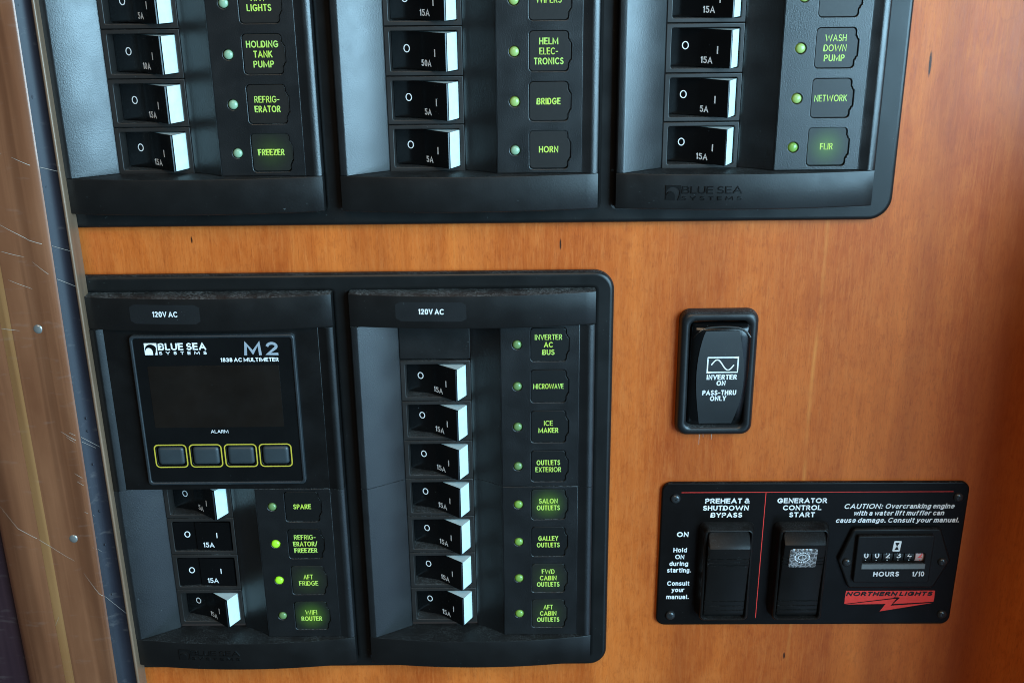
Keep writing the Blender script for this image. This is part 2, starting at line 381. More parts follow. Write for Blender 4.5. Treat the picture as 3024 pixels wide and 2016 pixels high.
def text(mb, s, cx, cz, cap, width=None, mi=0, f=None, bold=.18, shear=0.0, space=1.0, xs=.9, thick=0.0):
    """one line of lettering centred on (cx, cz): bold = stroke width / cap height; f maps (x, z) to the surface's o"""
    f = f or (lambda x, z: 0.0)
    wd = cap*bold; gap = .13*space; pen = 0; items = []; k_ = 0
    for ch in s:
        if ch == ' ': pen += .27*space; continue
        adv, st = GL[ch]; items.append((pen, k_, st)); pen += adv+gap; k_ += 1
    A = pen-gap
    kx = (width-wd*k_)/A if width else cap*xs
    tot = A*kx+wd*k_
    h = cap-wd          # the centre lines stay inside the cap height
    i = 0
    for px, k_, st in items:
        for line in st:
            pts = []
            for x, y in line:
                Y = y*h; X = (px+x)*kx+(k_+.5)*wd-tot/2+shear*(Y-h/2)
                q = (cx+X, cz+Y-h/2)
                if not pts or (abs(pts[-1][0]-q[0])+abs(pts[-1][1]-q[1])) > 1e-4: pts.append(q)
            closed = len(pts) > 4 and math.hypot(pts[0][0]-pts[-1][0], pts[0][1]-pts[-1][1]) < .02*cap
            if closed: pts = pts[:-1]
            else:       # square ends reach the edge of the cap height
                for a, b in ((0, 1), (-1, -2)):
                    dx, dz = pts[a][0]-pts[b][0], pts[a][1]-pts[b][1]; l = math.hypot(dx, dz)
                    pts[a] = (pts[a][0]+dx/l*wd*.42, pts[a][1]+dz/l*wd*.42)
            e = .004*(i % 5); i += 1
            if thick: ribbon_solid(mb, pts, wd, closed, lambda X, Z: f(X, Z)+e, thick, mi)
            else: stroke(mb, pts, wd, 0, mi, closed, lambda X, Z: f(X, Z)+e)
def ribbon_solid(mb, pts, wd, closed, f, thick, mi):
    b = len(mb.v); stroke(mb, pts, wd, 0, mi, closed, f)
    vs = mb.v[b:]; n = len(vs)//2; lo = [(x, z, o-thick) for x, z, o in vs]
    m_ = n if closed else n-1; fs = []
    for i in range(m_):
        j = (i+1) % n; fs += [(i, j, 2*n+j, 2*n+i), (n+i, n+j, 3*n+j, 3*n+i)]
    if not closed: fs += [(0, n, 3*n, 2*n), (n-1, 2*n-1, 4*n-1, 3*n-1)]
    mb.add(vs+lo, fs, mi)

WP = {}
def part(name, me, parent, at=(0, 0, 0), label=None, kind=None):
    o = bpy.data.objects.new(name, me); col.objects.link(o)
    p = V(*at); WP[o.name] = p
    if parent: o.parent = parent; o.location = p-WP[parent.name]
    else: o.location = p
    if label: o['label'] = label
    if kind: o['kind'] = kind
    return o
def thing(name, label, cat, at):
    o = part(name, None, None, at, label); o.empty_display_size = .02; o['category'] = cat; return o
def clone(src, parent, at, label=None):
    o = src.copy(); col.objects.link(o); p = V(*at); WP[o.name] = p; o.parent = parent; o.location = p-WP[parent.name]
    if label: o['label'] = label
    elif 'label' in o: del o['label']
    return o

# ------------------------------------------------------------------ the wall
P = 19.05; W = 110.18
WOOD = -8.5
mb = MB()
plate(mb, [(-420, -420), (262, -420), (262, 420), (-420, 420)], [rr(-184, 55, 149, 330, 3), rr(-184, -160, 36, 26, 3)], WOOD, 12, .2)
wall = part('wall', mb.mesh('wall', [M['wood']]), None, kind='structure')
# inferred cabinet return, out of view; its stepped height shapes the wood's shade
mb = MB(); mb.extrude_z([(262, -20.5), (262, 165), (264, 167), (300, 167), (300, -20.5)], -420, 66)
mb.extrude_z([(262, -20.5), (262, 46), (264, 48), (300, 48), (300, -20.5)], 66.1, 420)
part('unseen_return', mb.mesh('unseen_return', [M['wood']]), None, kind='structure')

# ------------------------------------------------------------------ shared pieces of the breaker panels
def body_bits(mb, z0, z1, rows, dx=0.0):
    """face of one module: left slope, concave wall, label plate with openings, right rim; rows = LED heights"""
    bx = lambda pr: [(x+dx, o) for x, o in pr]
    e = .12
    mb.extrude_z(bx([(-69.9, -12), (-69.9, .7), (-69.5, 1.1), (-67.3, 1.45), (-66.7, 1.25), (-51.3, -7.8), (-50.85, -8.3), (-50.85, -12)]), z0+e, z1-e)
    bowl = [(-20.1, -12), (-20.1, -8.2), (-19.4, -7.7)]
    for k in range(1, 11):
        t = k/10; bowl.append((-19.4+12.2*t, -7.7+7.4*(t**1.35)))
    bowl += [(-7.2, 0), (-7.02, -.25), (-7.02, -1.3), (-18.2, -12)]
    mb.extrude_z(bx(bowl), z0+e, z1-e)
    mb.extrude_z(bx([(26.5, -12), (26.5, -.02), (26.9, .0), (29.7, 1.2), (30.3, 1.35), (32.3, .95), (32.9, .4), (33.0, -.4), (33.0, -12)]), z0+e, z1-e)
    holes = []
    for z in rows:
        holes.append(circ(dx, z, 2.15))
        if z0 < z-7.9 and z+7.9 < z1: holes.append([(x+dx+13.3, y+z) for x, y in LABEL_OUT])
    plate(mb, [(-7.0+dx, z0+e), (26.48+dx, z0+e), (26.48+dx, z1-e), (-7.0+dx, z1-e)], holes, 0.0, 1.5, .22)
def label_outline(g=0.0):
    x0, x1, r = -7.65+g, 7.65-g, 1.5
    h = 7.65-g; pts = []
    base = rr(x0, -h, x1, h, r)
    # insert the tab on the right side: after the first corner (bottom right)
    n = 7
    tab = [(x1, -4.6+g), (x1+.5, -4.2+g), (x1+.5, -3.6+g), (x1+1.15, -3.1+g), (x1+1.15, 3.1-g), (x1+.5, 3.6-g), (x1+.5, 4.2-g), (x1, 4.6-g)]
    return base[:n]+tab+base[n:]
LABEL_OUT = label_outline()
LABEL_IN = label_outline(.18)

WID = {'HORN': 7.7, 'BRIDGE': 9.3, 'HELM': 7.4, 'ELEC-': 7.2, 'TRONICS': 11.5, 'WIPERS': 9.8, 'FREEZER': 10.4, 'REFRIG-': 9.8, 'ERATOR': 10.1, 'HOLDING': 12.4,
       'TANK': 7.3, 'PUMP': 8.0, 'NAV': 5.8, 'LIGHTS': 9.4, 'WASH': 8.2, 'DOWN': 8.8, 'NETWORK': 12.8, 'FLIR': 5.0, 'INVERTER': 11.6, 'AC': 3.8, 'BUS': 5.2, 'MICROWAVE': 13.1,
       'ICE': 3.9, 'MAKER': 8.7, 'OUTLETS': 10.4, 'EXTERIOR': 11.3, 'SALON': 8.4, 'GALLEY': 9.0, 'FWD': 5.8, 'CABIN': 7.7, 'AFT': 4.3, 'SPARE': 8.0, 'ERATOR/': 10.9,
       'FRIDGE': 8.7, 'WIFI': 5.5, 'ROUTER': 9.6}
def label_plate(parent, x, z, lines, mat, cap=2.6, sp=3.75, xs=.80):
    mb = MB()
    plate(mb, LABEL_IN, [], -.55, .9, .18, 0)
    n = len(lines)
    for i, t in enumerate(lines):
        if t: text(mb, t, 0, (n-1)*sp/2-i*sp, cap, WID[t], 1, lambda X, Z: -.50, bold=.165 if WID[t]/len(t) > 1.48 and 'W' not in t else .13)
    words = ' '.join(lines).replace('- ', '-') if any(lines) else None
    part('label_plate', mb.mesh('label_plate', [mat, M['letter']]), parent, (x, z, 0), ('label plate reading '+words) if words else None)

mb = MB()
rings = []
for k in range(7):
    t = k/6*math.pi/2; r = 1.85*math.cos(t) if k < 6 else .05
    rings.append([(x, z, -.3+1.0*math.sin(t)) for x, z in circ(0, 0, r, 20)])
mb.stack([[(x, z, -3) for x, z in circ(0, 0, 1.85, 20)]]+rings)
led_mesh = mb
_lm = {}
def led(parent, x, z, kind, label=None):
    if kind not in _lm: _lm[kind] = led_mesh.mesh('led', [LED[kind]])
    part('led', _lm[kind], parent, (x, z, 0), label)
# dark backing that closes the label openings from behind
def backing(mb, z0, z1, dx, mi):
    mb.extrude_o([(-6.5+dx, z0+.4), (26+dx, z0+.4), (26+dx, z1-.4), (-6.5+dx, z1-.4)], -4.0, -2.2, mi)

# circuit breaker: origin at the middle of its housing, front of the housing at o = 0
mb = MB()
plate(mb, [(-15.15, -9.35), (15.3, -9.35), (15.3, 9.35), (-15.15, 9.35)], [rr(-13.1, -7.65, 13.65, 7.75, .7, 3)], 0, 9, .28)
mb.extrude_o([(-14.5, -9), (14.8, -9), (14.8, 9), (-14.5, 9)], -11, -8.6, 1)
housing_mesh = mb.mesh('circuit_breaker', [M['housing'], M['dark']])
OFFP = [(-12.9, -6.8), (-2.8, -3.5), (-.5, -2.0), (9.0, 6.3)]
ONP = [(-12.8, -.45), (-3.3, -1.35), (-2.8, -.75), (13.1, .35)]
def rocker_meshes(prof, on):
    mb = MB(); zz = 7.15
    if not on:
        body = [(x+.0, o-.7) for x, o in prof]+[(9.66, 5.5), (13.0, -.1), (13.4, -1.0), (13.4, -5), (-12.9, -8.4)]
    else:
        body = [(x, o-.7) for x, o in prof]+[(13.2, -6), (-12.8, -6)]
    n = len(body)
    # softened long edges
    r0 = [(x, o) for x, o in body]
    mb.stack([[(x, -zz, o) for x, o in r0], [(x, -zz+.01, o) for x, o in r0], [(x, zz, o) for x, o in r0]])
    white = mb
    mc = MB(); top = prof; 
    lo = [(x, o-.72) for x, o in prof]
    ch = .35
    if not on:
        top = prof[:-1]+[(prof[-1][0]-.35, prof[-1][1]-.305), (prof[-1][0]+.05, prof[-1][1]-.05), (prof[-1][0]+.42, prof[-1][1]-.22), (prof[-1][0]+.72, prof[-1][1]-.75)]
        lo = lo[:-1]+[(prof[-1][0]+.70, prof[-1][1]-1.0)]
    poly = top+lo[::-1]
    mc.stack([[(x, -zz-.06, o) for x, o in lo+[(x, o-.25) for x, o in top][::-1]] if False else [(x, -zz-.05, o) for x, o in poly],
              [(x, zz+.05, o) for x, o in poly]])
    return white, mc
def on_surface(prof):
    def f(x, z):
        for (xa, oa), (xb, ob) in zip(prof, prof[1:]):
            if x <= xb or (xb, ob) == prof[-1]:
                return oa+(ob-oa)*(x-xa)/(xb-xa)+.08
    return f
_rk = {}
def breaker(parent, x, z, rating, on=False, what=None, dxr=0.0):
    h = part('circuit_breaker', housing_mesh, parent, (x-35.6, z, -8), what)
    key = (rating, on)
    if key not in _rk:
        prof = ONP if on else OFFP
        white, cover = rocker_meshes(prof, on)
        f = on_surface(prof)
        stroke(cover, [(-6.9+1.12*math.cos(a), .7+1.4*math.sin(a)) for a in [k*2*math.pi/20 for k in range(20)]], .38, 0, 1, True, f)
        if rating:
            if on: stroke(cover, [(6.9, -.8), (6.9, 1.9)], .42, 0, 1, f=f)
            else: stroke(cover, [(4.6, -2.0), (4.6, .9)], .42, 0, 1, f=f)
            text(cover, rating, (2.6 if on else 1.0), -4.6, 2.55, (5.2 if on else 4.1)*(len(rating)/3)**.8, 1, f, bold=.15)
        _rk[key] = (white.mesh('rocker', [M['white'] if not on else M['rocker']]), cover.mesh('rocker_cover', [M['rocker'], M['ink']]))
    a, b = _rk[key]
    part('rocker', a, h, (x-35.6, z, -8)); part('rocker_cover', b, h, (x-35.6, z, -8), ('black rocker face marked '+rating) if rating else None)
    return h

def cap_arc(x, dx):
    t = (x-dx+18.45)/51.45; return 1.1+4.3*(1-t*t)
def cap_piece(name, parent, dx, z0, z1, extra=None, label=None):
    """bulging end cap across a module"""
    mb = MB(); N = 44; ring = []
    xl, xr = dx-69.9, dx+33.0
    for i in range(N+1):
        x = xl+(xr-xl)*i/N
        e = min(i, N-i)/N
        f = cap_arc(x, dx)
        if i in (0, N): f -= .35
        ring.append([(x, z1, -9.6), (x, z1, f-.45), (x, z1-.12, f-.12), (x, z1-.45, f), (x, z0+.7, f), (x, z0+.2, f-.22), (x, z0, f-.7), (x, z0, -9.6)])
    mb.stack(ring)
    mats = [M['topcap' if extra else 'cap']]
    if extra: mats += extra(mb, dx, z0, z1)
    return part(name, mb.mesh(name, mats), parent, (0, 0, 0), label)

# ------------------------------------------------------------------ DC panel (upper)
UZ = 82.4                        # height of the lowest indicator of the upper panel
dc = thing('breaker_panel', 'upper black breaker panel with three columns of switches, cut off at the top', 'breaker panel', (-17.6, 51.3, -8.5))
mb = MB()
holes = [rr(-69.6+c*W, 58.9, 32.7+c*W, 200, .8, 3) for c in (-1, 0, 1)]
plate(mb, rr(-204, 51.3, 153.6, 212, 9.5, 10), holes, -4.0, 4.45, 1.9, 0, 5)
part('frame', mb.mesh('frame', [M['frame']]), dc)
LB = {-1: [('FREEZER',), ('REFRIG-', 'ERATOR'), ('HOLDING', 'TANK', 'PUMP'), ('NAV', 'LIGHTS')],
      0: [('HORN',), ('BRIDGE',), ('HELM', 'ELEC-', 'TRONICS'), ('WIPERS',)],
      1: [('FLIR',), ('NETWORK',), ('WASH', 'DOWN', 'PUMP'), ('',)]}
RT = {-1: ['15A', '15A', '10A', '5A'], 0: ['5A', '5A', '50A', '15A'], 1: ['15A', '5A', '15A', '15A']}
WN = {-1: ['window1', 'window0', 'window0', 'window0'], 0: ['window0']*4, 1: ['window2', 'window0', 'window0', 'window0']}
LK = {-1: ['pale']*4, 0: ['pale', 'lime', 'lime', 'lime'], 1: ['mid', 'lime', 'lime', 'lime']}
for c in (-1, 0, 1):
    rows = [UZ+k*P for k in range(6)]
    mb = MB(); body_bits(mb, 73.15, UZ+5.5*P, rows, c*W); backing(mb, 73.3, UZ+5.5*P, c*W, 1)
    mod = part('module_face', mb.mesh('module_face', [M['face'], M['dark']]), dc)
    for k in range(6):
        z = UZ+k*P
        if k < 4:
            tail = ' '.join(LB[c][k]).replace('- ', '-').lower()
            breaker(dc, c*W, z-.3, RT[c][k])
            led(mod, c*W, z, LK[c][k])
            tz = label_plate(mod, c*W+13.3, z+(0 if k else .2), LB[c][k], M[WN[c][k]])
        else:
            breaker(dc, c*W, z-.3, ''); led(mod, c*W, z, 'pale'); label_plate(mod, c*W+13.3, z, ('',), M['window0'])
    cap_piece('end_cap', dc, c*W, 58.6, 73.05)

def emblem(mb, x0, z0, q, f, mi, thick=0.0):
    """wave logo: a square whose upper right is carved by a curling crest"""
    # outer frame strokes plus crest, as filled light areas
    def poly(pts):
        n = len(pts); vs = [(x, z, f(x, z)) for x, z in pts]
        mb.add(vs, [tuple(range(n))], mi)
        if thick: mb.add(vs+[(a, b, c-thick) for a, b, c in vs], [(i, (i+1) % n, n+(i+1) % n, n+i) for i in range(n)], mi)
    N = 12
    arc = [(x0+q*(.50-.46*math.cos(a)), z0+q*(.46+.44*math.sin(a))) for a in [k/N*math.pi*.90 for k in range(N+1)]]
    # sky above the crest: between the arc and the square's border, down the right side
    for a, b in zip(arc, arc[1:]):
        ya = z0+q; poly([a, b, (b[0], ya), (a[0], ya)])
    poly([(x0, z0), (x0+q*.04, z0), (x0+q*.04, z0+q), (x0, z0+q)])
    ex, ez = arc[-1]
    poly([(ex, z0+q), (ex, ez), (x0+q*.90, z0+q*.30), (x0+q*.80, z0), (x0+q, z0), (x0+q, z0+q)])
    # sea below the crest
    low = [(x0+q*.05, z0), (x0+q*.66, z0)]+[(x0+q*(.34+.30*math.cos(a)), z0+q*(.22+.38*math.sin(a))) for a in [k/8*math.pi*.96 for k in range(9)]]
    cx, cz = x0+q*.34, z0+q*.2
    for a, b in zip(low[2:], low[3:]): poly([a, b, (b[0], z0), (a[0], z0)][::-1])

def relief(parent, dx, x0, x1, z0, z1):
    mb = MB(); f = lambda X, Z: cap_arc(X, dx)+.34; h = z1-z0
    emblem(mb, x0, z0, h, f, 0, .5)
    tx = x0+h+.5
    text(mb, 'BLUE SEA', (tx+x1)/2, z0+h*.70, h*.50, x1-tx, 0, f, bold=0.13, thick=.5)
    text(mb, 'SYSTEMS', (tx+x1)/2, z0+h*.14, h*.26, x1-tx, 0, f, bold=0.15, thick=.5, space=4.5)
    part('raised_lettering', mb.mesh('raised_lettering', [M['relief']]), parent)
relief(dc, W, 59.8, 90.0, 62.6, 68.6)

# ------------------------------------------------------------------ AC panel (lower)
ac = thing('breaker_panel', 'lower black breaker panel with a square multimeter beside a column of switches', 'breaker panel', (-73.8, -165, -8.5))
mb = MB()
holes = [rr(-69.6+c*W, -159.2, 32.7+c*W, 23.2, .8, 3) for c in (-1, 0)]
plate(mb, rr(-204, -165.2, 41.1, 30.9, 8.5, 10), holes, -4.0, 4.45, 1.9, 0, 5)
part('frame', mb.mesh('frame', [M['frame']]), ac)
SPL = -67.1; BOT = -144.75; TOP = 9.15
# right column
LB2 = [('INVERTER', 'AC', 'BUS'), ('MICROWAVE',), ('ICE', 'MAKER'), ('OUTLETS', 'EXTERIOR'), ('SALON', 'OUTLETS'), ('GALLEY', 'OUTLETS'), ('FWD', 'CABIN', 'OUTLETS'), ('AFT', 'CABIN', 'OUTLETS')]
WN2 = ['windowd', 'windowd', 'windowd', 'windowd', 'window2', 'windowd', 'window1', 'window1']
LK2 = ['moss', 'moss', 'moss', 'moss', 'mid', 'mid', 'mid', 'mid']
for z0, z1, ks in ((SPL, TOP, range(0, 4)), (BOT, SPL, range(4, 8))):
    mb = MB(); rows = [-k*P for k in ks]
    body_bits(mb, z0, z1, rows, 0); backing(mb, z0, z1, 0, 1)
    mod = part('module_face', mb.mesh('module_face', [M['face'], M['dark']]), ac)
    for k in ks:
        led(mod, 0, -k*P, LK2[k])
        label_plate(mod, 13.3, -k*P-.2, LB2[k], M[WN2[k]], cap=2.48, sp=3.4, xs=.80)
for k in range(1, 8): breaker(ac, 0, -k*P-.3, '15A')
mb = MB(); plate(mb, [(-50.7, -9.0), (-20.3, -9.0), (-20.3, 9.1), (-50.7, 9.1)], [], -7.9, 4, .3)
part('blank_filler', mb.mesh('blank_filler', [M['blank']]), ac)
# left column, lower half
mb = MB(); rows = [-k*P for k in range(4, 8)]
body_bits(mb, BOT, SPL, rows, -W); backing(mb, BOT, SPL, -W, 1)
mod = part('module_face', mb.mesh('module_face', [M['face'], M['dark']]), ac)
LB3 = [('SPARE',), ('REFRIG-', 'ERATOR/', 'FREEZER'), ('AFT', 'FRIDGE'), ('WIFI', 'ROUTER')]
for i, k in enumerate(range(4, 8)):
    led(mod, -W, -k*P, ['moss', 'lit', 'lit', 'moss'][i], 'brightly lit green indicator' if i in (1, 2) else None)
    label_plate(mod, -W+13.3, -k*P-.2, LB3[i], M[['windowd', 'windowd', 'window1', 'window2'][i]], cap=2.48, sp=3.4)
    breaker(ac, -W, -k*P-.3, ['5A', '15A', '15A', '15A'][i], i in (1, 2), 'breaker switched on, its rocker lying flat' if i in (1, 2) else None)
# left column, upper half: the flat cover that carries the multimeter
mb = MB()
x0 = -W
mb.extrude_z([(x0-69.9, -12), (x0-69.9, .7), (x0-69.5, 1.1), (x0-66.9, 1.75), (x0-66.3, 1.6), (x0-64.0, .05), (x0-63.9, -1.5), (x0-63.9, -12)], SPL+.1, TOP-.12)
mb.extrude_z([(x0+26.5, -12), (x0+26.5, -.02), (x0+26.9, .0), (x0+29.7, 1.2), (x0+30.3, 1.35), (x0+32.3, .95), (x0+32.9, .4), (x0+33.0, -.4), (x0+33.0, -12)], SPL+.1, TOP-.12)
plate(mb, [(x0-64.0, SPL+.1), (x0+26.48, SPL+.1), (x0+26.48, TOP-.12), (x0-64.0, TOP-.12)], [rr(-160, -60, -97, 3, 2, 3)], 0, 2.6, .25)
M['cover'] = plastic('smooth dark cover plastic', (.0040, .0036, .0034), .36, .3, 1500, .00007, .3)
part('meter_cover', mb.mesh('meter_cover', [M['cover']]), ac)
# caps
def top_decal(mb, dx, z0, z1):
    f = lambda X, Z: cap_arc(X, dx)+.06
    xa, xb, za, zb = dx-50.3, dx-20.8, 12.6, 21.0
    out = rr(xa, za, xb, zb, 1.2, 4)
    # strips so the film follows the curve
    N = 14
    for i in range(N):
        a = xa+(xb-xa)*i/N; b = xa+(xb-xa)*(i+1)/N
        ins = lambda x: max(0, 1.2-min(x-xa, xb-x))
        h = lambda x: 1.2-math.sqrt(max(0, 1.44-ins(x)**2))
        mb.add([(a, za+h(a), f(a, 0)), (b, za+h(b), f(b, 0)), (b, zb-h(b), f(b, 0)), (a, zb-h(a), f(a, 0))], [(0, 1, 2, 3)], 1)
    g = lambda X, Z: cap_arc(X, dx)+.10
    text(mb, '120V AC', dx-35.4, 16.9, 2.45, 10.6, 2, g, bold=0.17)
    return [M['decal'], M['ink']]
for c in (-1, 0): cap_piece('end_cap', ac, c*W, TOP+.05, 23.6, top_decal, 'top cap with a grey 120V AC label')
for c in (-1, 0): cap_piece('end_cap', ac, c*W, -159.3, BOT-.1)
relief(ac, -W, -159.3, -130.6, -153.9, -148.4)

# multimeter
mm = MB()
plate(mm, rr(-163.1, -63.6, -93.6, 6.5, 1.8, 5), [rr(-161.7, -62.3, -95.0, 5.2, 1.2, 4)], 2.3, 4.4, .5)
M['mbezel'] = plastic('multimeter bezel plastic', (.022, .026, .029), .34, .15, 1500, .00005, .1)
meter = part('multimeter', mm.mesh('multimeter', [M['mbezel']]), ac, label='square multimeter with a blank display and four keys')
mm = MB(); kh = []
KX = [-151.7, -136.4, -121.1, -105.9]
plate(mm, rr(-161.8, -62.4, -94.9, 5.3, 1.2, 4), [rr(k-6.1, -54.2, k+6.1, -45.0, 1.6, 4) for k in KX], 1.75, 1.2, .12)
mm.extrude_o([(-160, -58), (-97, -58), (-97, -43), (-160, -43)], -2, .4, 0)
part('glass_face', mm.mesh('glass_face', [M['glass']]), meter)
mm = MB(); plate(mm, rr(-156.9, -36.0, -101.1, -7.4, .5, 3), [], 1.83, .3, .02)
part('display', mm.mesh('display', [M['screen']]), meter)
key = MB(); rg = []
for ins, o in ((0, -1.5), (0, 1.2), (.25, 1.75), (.8, 2.15), (1.6, 2.25)):
    rg.append([(x, z, o) for x, z in rr(-5.75+ins, -4.25+ins, 5.75-ins, 4.25-ins, max(.2, 1.4-ins*.6), 4)])
key.stack(rg, 0)
ring = rr(-6.9, -5.35, 6.9, 5.35, 1.7, 5); 
stroke(key, ring, .52, 1.84, 1, True)
km = key.mesh('key', [M['rubber'], M['yellow']])
for k in KX: part('key', km, meter, (k, -49.6, 0))
mm = MB(); f = lambda X, Z: 1.84
emblem(mm, -157.1, -2.2, 5.3, f, 0)
part('wave_emblem', mm.mesh('wave_emblem', [M['ink']]), meter); mm = MB()
text(mm, 'BLUE SEA', -141.1, 1.45, 3.2, 20.2, 0, f, bold=.20)
text(mm, 'SYSTEMS', -141.1, -1.45, 1.45, 20.2, 0, f, bold=.20, space=5.5)
text(mm, '1838 AC MULTIMETER', -113.2, -4.75, 1.85, 24.6, 0, f, bold=.19)
text(mm, 'ALARM', -129.3, -37.95, 1.6, 7.6, 0, f, bold=.13)
part('meter_lettering', mm.mesh('meter_lettering', [M['ink']]), meter)
mm = MB(); text(mm, 'M', -111.5, .15, 6.0, 7.4, 0, f, bold=.20); text(mm, '2', -103.3, .15, 6.0, 5.2, 0, f, bold=.20)
part('model_mark', mm.mesh('model_mark', [M['silver']]), meter)

# ------------------------------------------------------------------ inverter switch
isw = thing('rocker_switch', 'single black rocker switch lettered INVERTER ON PASS-THRU ONLY on the bare wood', 'switch', (86, -15.5, WOOD))
mb = MB()
def ringset(x0, z0, x1, z1, seq, n=8):
    return [[(x, z, o) for x, z in rr(x0+i, z0+i, x1-i, z1-i, max(.3, r), n)] for i, o, r in seq]
BX = (69.3, -45.1, 102.9, 12.7)
rs = ringset(*BX, [(0, WOOD+.02, 4.8), (.0, -6.6, 4.8), (.35, -5.0, 4.6), (1.1, -3.9, 4.2), (2.0, -3.4, 3.8), (3.2, -3.5, 3.4), (4.1, -4.0, 3.0), (4.35, -4.8, 2.8), (4.4, -12, 2.8)])
mb.stack(rs, 0, False, False)
mb.extrude_o([(70, -42), (101, -42), (101, 12), (70, 12)], -12, -8.8, 1)
part('bezel', mb.mesh('bezel', [M['bezel'], M['dark']], 50), isw)
# rocker: rises at the top, sinks at the bottom, rounded ends
mb = MB(); rz0, rz1 = -40.4, 7.3; cx = 86.8
def rk_o(z):
    t = (z-rz0)/(rz1-rz0); return -6.1+4.3*t+1.9*math.sin(math.pi*min(1, max(0, t)))**.9-(1.9*max(0, (t-.93)/.07)**2)
N = 26; R2 = []
for k in range(N+1):
    z = rz0+(rz1-rz0)*k/N; o = rk_o(z); hw = 12.9-.5*((2*k/N-1)**4)
    e = 0.0
    R2.append([(cx-hw, z, -11), (cx-hw, z, o-2.1), (cx-hw+.5, z, o-1.0), (cx-hw+1.8, z, o-.35), (cx-hw+4.5, z, o), (cx+hw-4.5, z, o), (cx+hw-1.8, z, o-.35), (cx+hw-.5, z, o-1.0), (cx+hw, z, o-2.1), (cx+hw, z, -11)])
mb.stack(R2)
rk = part('rocker', mb.mesh('rocker', [M['rocker']], 50), isw)
# matt inlay with bowed sides
mb = MB(); L = []; Rt = []
N = 24
M['inlay'] = plastic('matt charcoal inlay', (.020, .022, .023), .5, .3, 1500, .00006, 0)
for k in range(N+1):
    t = k/N; z = rz0+.6+(rz1-rz0-3.2)*t; o = rk_o(z)+.22
    bow = math.sin(math.pi*min(1, t*1.0))
    xl = cx-6.6-3.1*math.sin(math.pi*(1-t)**.8*.97)-.3; xr = cx+6.4+3.4*math.sin(math.pi*t**.9*.97)+.6
    L.append((xl, z, o)); Rt.append((xr, z, o))
n = len(L)
mb.add(L+Rt, [(i, i+1, n+i+1, n+i) for i in range(n-1)])
mb.add(L+Rt+[(x, z, o-.5) for x, z, o in L+Rt], [(i, i+1, 2*n+i+1, 2*n+i) for i in range(n-1)]+[(n+i, n+i+1, 3*n+i+1, 3*n+i) for i in range(n-1)]+[(n-1, 2*n-1, 4*n-1, 3*n-1)])
part('inlay', mb.mesh('inlay', [M['inlay']], 40), rk)
mb = MB(); f = lambda X, Z: rk_o(Z)+.30
def fbox(pts, closed=True, wd=.5): stroke(mb, pts, wd, 0, 0, closed, f)
sub = lambda a, b, n=8: [(a[0]+(b[0]-a[0])*i/n, a[1]+(b[1]-a[1])*i/n) for i in range(n)]
c4 = [(81.3, -14.0), (94.2, -14.0), (94.2, -7.1), (81.3, -7.1)]
pts = []
for i in range(4): pts += sub(c4[i], c4[(i+1) % 4], 6)
fbox(pts, True, .55)
fbox([(82.9+9.6*k/24, -10.55+2.4*math.sin(2*math.pi*k/24)) for k in range(25)], False, .55)
text(mb, 'INVERTER', 87.7, -16.3, 2.5, 13.0, 0, f, bold=0.20)
text(mb, 'ON', 87.6, -19.2, 2.5, 3.9, 0, f, bold=0.20)
text(mb, 'PASS-THRU', 87.2, -23.9, 2.5, 14.6, 0, f, bold=0.20)
text(mb, 'ONLY', 86.9, -26.8, 2.5, 7.0, 0, f, bold=0.20)
part('switch_lettering', mb.mesh('switch_lettering', [M['ink']]), rk)
# clear lens lip at the top of the rocker and its white light guide
mb = MB(); pts = []
for k in range(25):
    t = -1+2*k/24; pts.append((cx+12.0*t, 6.6-3.6*abs(t)**5-1.1*t*t))
ri = []
for x, z in pts:
    o = rk_o(min(z, 5.0))+.25
    ri.append([(x+.25*math.cos(a), z+.35*math.cos(a), o+.3*math.sin(a)) for a in [j*2*math.pi/8 for j in range(8)]])
mb.stack(ri)
M['lip'] = plain('clear lens lip', (.05, .052, .05), .10)
part('lens_lip', mb.mesh('lens_lip', [M['lip']]), rk)
# ------------------------------------------------------------------ generator control plate
PF = -6.3
gen = thing('control_panel', 'black screwed-down control plate with two rocker switches, an hour meter and red bolt emblem', 'control panel', (133, -142, WOOD))
mb = MB()
plate(mb, rr(64.4, -145.0, 203.0, -69.9, 4.2, 8), [], PF, 2.15, .6)
part('plate', mb.mesh('plate', [M['plate']]), gen)
PI_ = PF+.05
f = lambda X, Z: PI_
BLOCKS = {
 'preheat_title': (('PREHEAT &', 94.2, -78.9, 2.6, 20.2), ('SHUTDOWN', 93.7, -82.5, 2.6, 20.8), ('BYPASS', 94.2, -86.1, 2.6, 14.3)),
 'generator_title': (('GENERATOR', 128.0, -78.9, 2.6, 22.5), ('CONTROL', 128.3, -82.5, 2.6, 17.5), ('START', 128.5, -86.1, 2.6, 11.7)),
 'on_lettering': (('ON', 74.8, -96.1, 2.6, 5.4),),
 'starting_note': (('Hold', 74.0, -104.3, 2.4, 6.2), ('ON', 74.0, -107.9, 2.4, 4.2), ('during', 73.7, -111.5, 2.4, 8.7), ('starting.', 74.0, -115.0, 2.4, 11.1)),
 'manual_note': (('Consult', 74.0, -122.1, 2.4, 10.4), ('your', 74.0, -125.6, 2.4, 6.0), ('manual.', 74.0, -129.4, 2.4, 10.5)),
 'caution_note': (('CAUTION:', 156.1, -81.9, 2.6, 17.3), ('Overcranking engine', 181.7, -81.9, 2.55, 31.2), ('with a water lift muffler can', 172.6, -85.4, 2.55, 41.0), ('cause damage. Consult your manual.', 172.4, -89.1, 2.55, 56.2))}
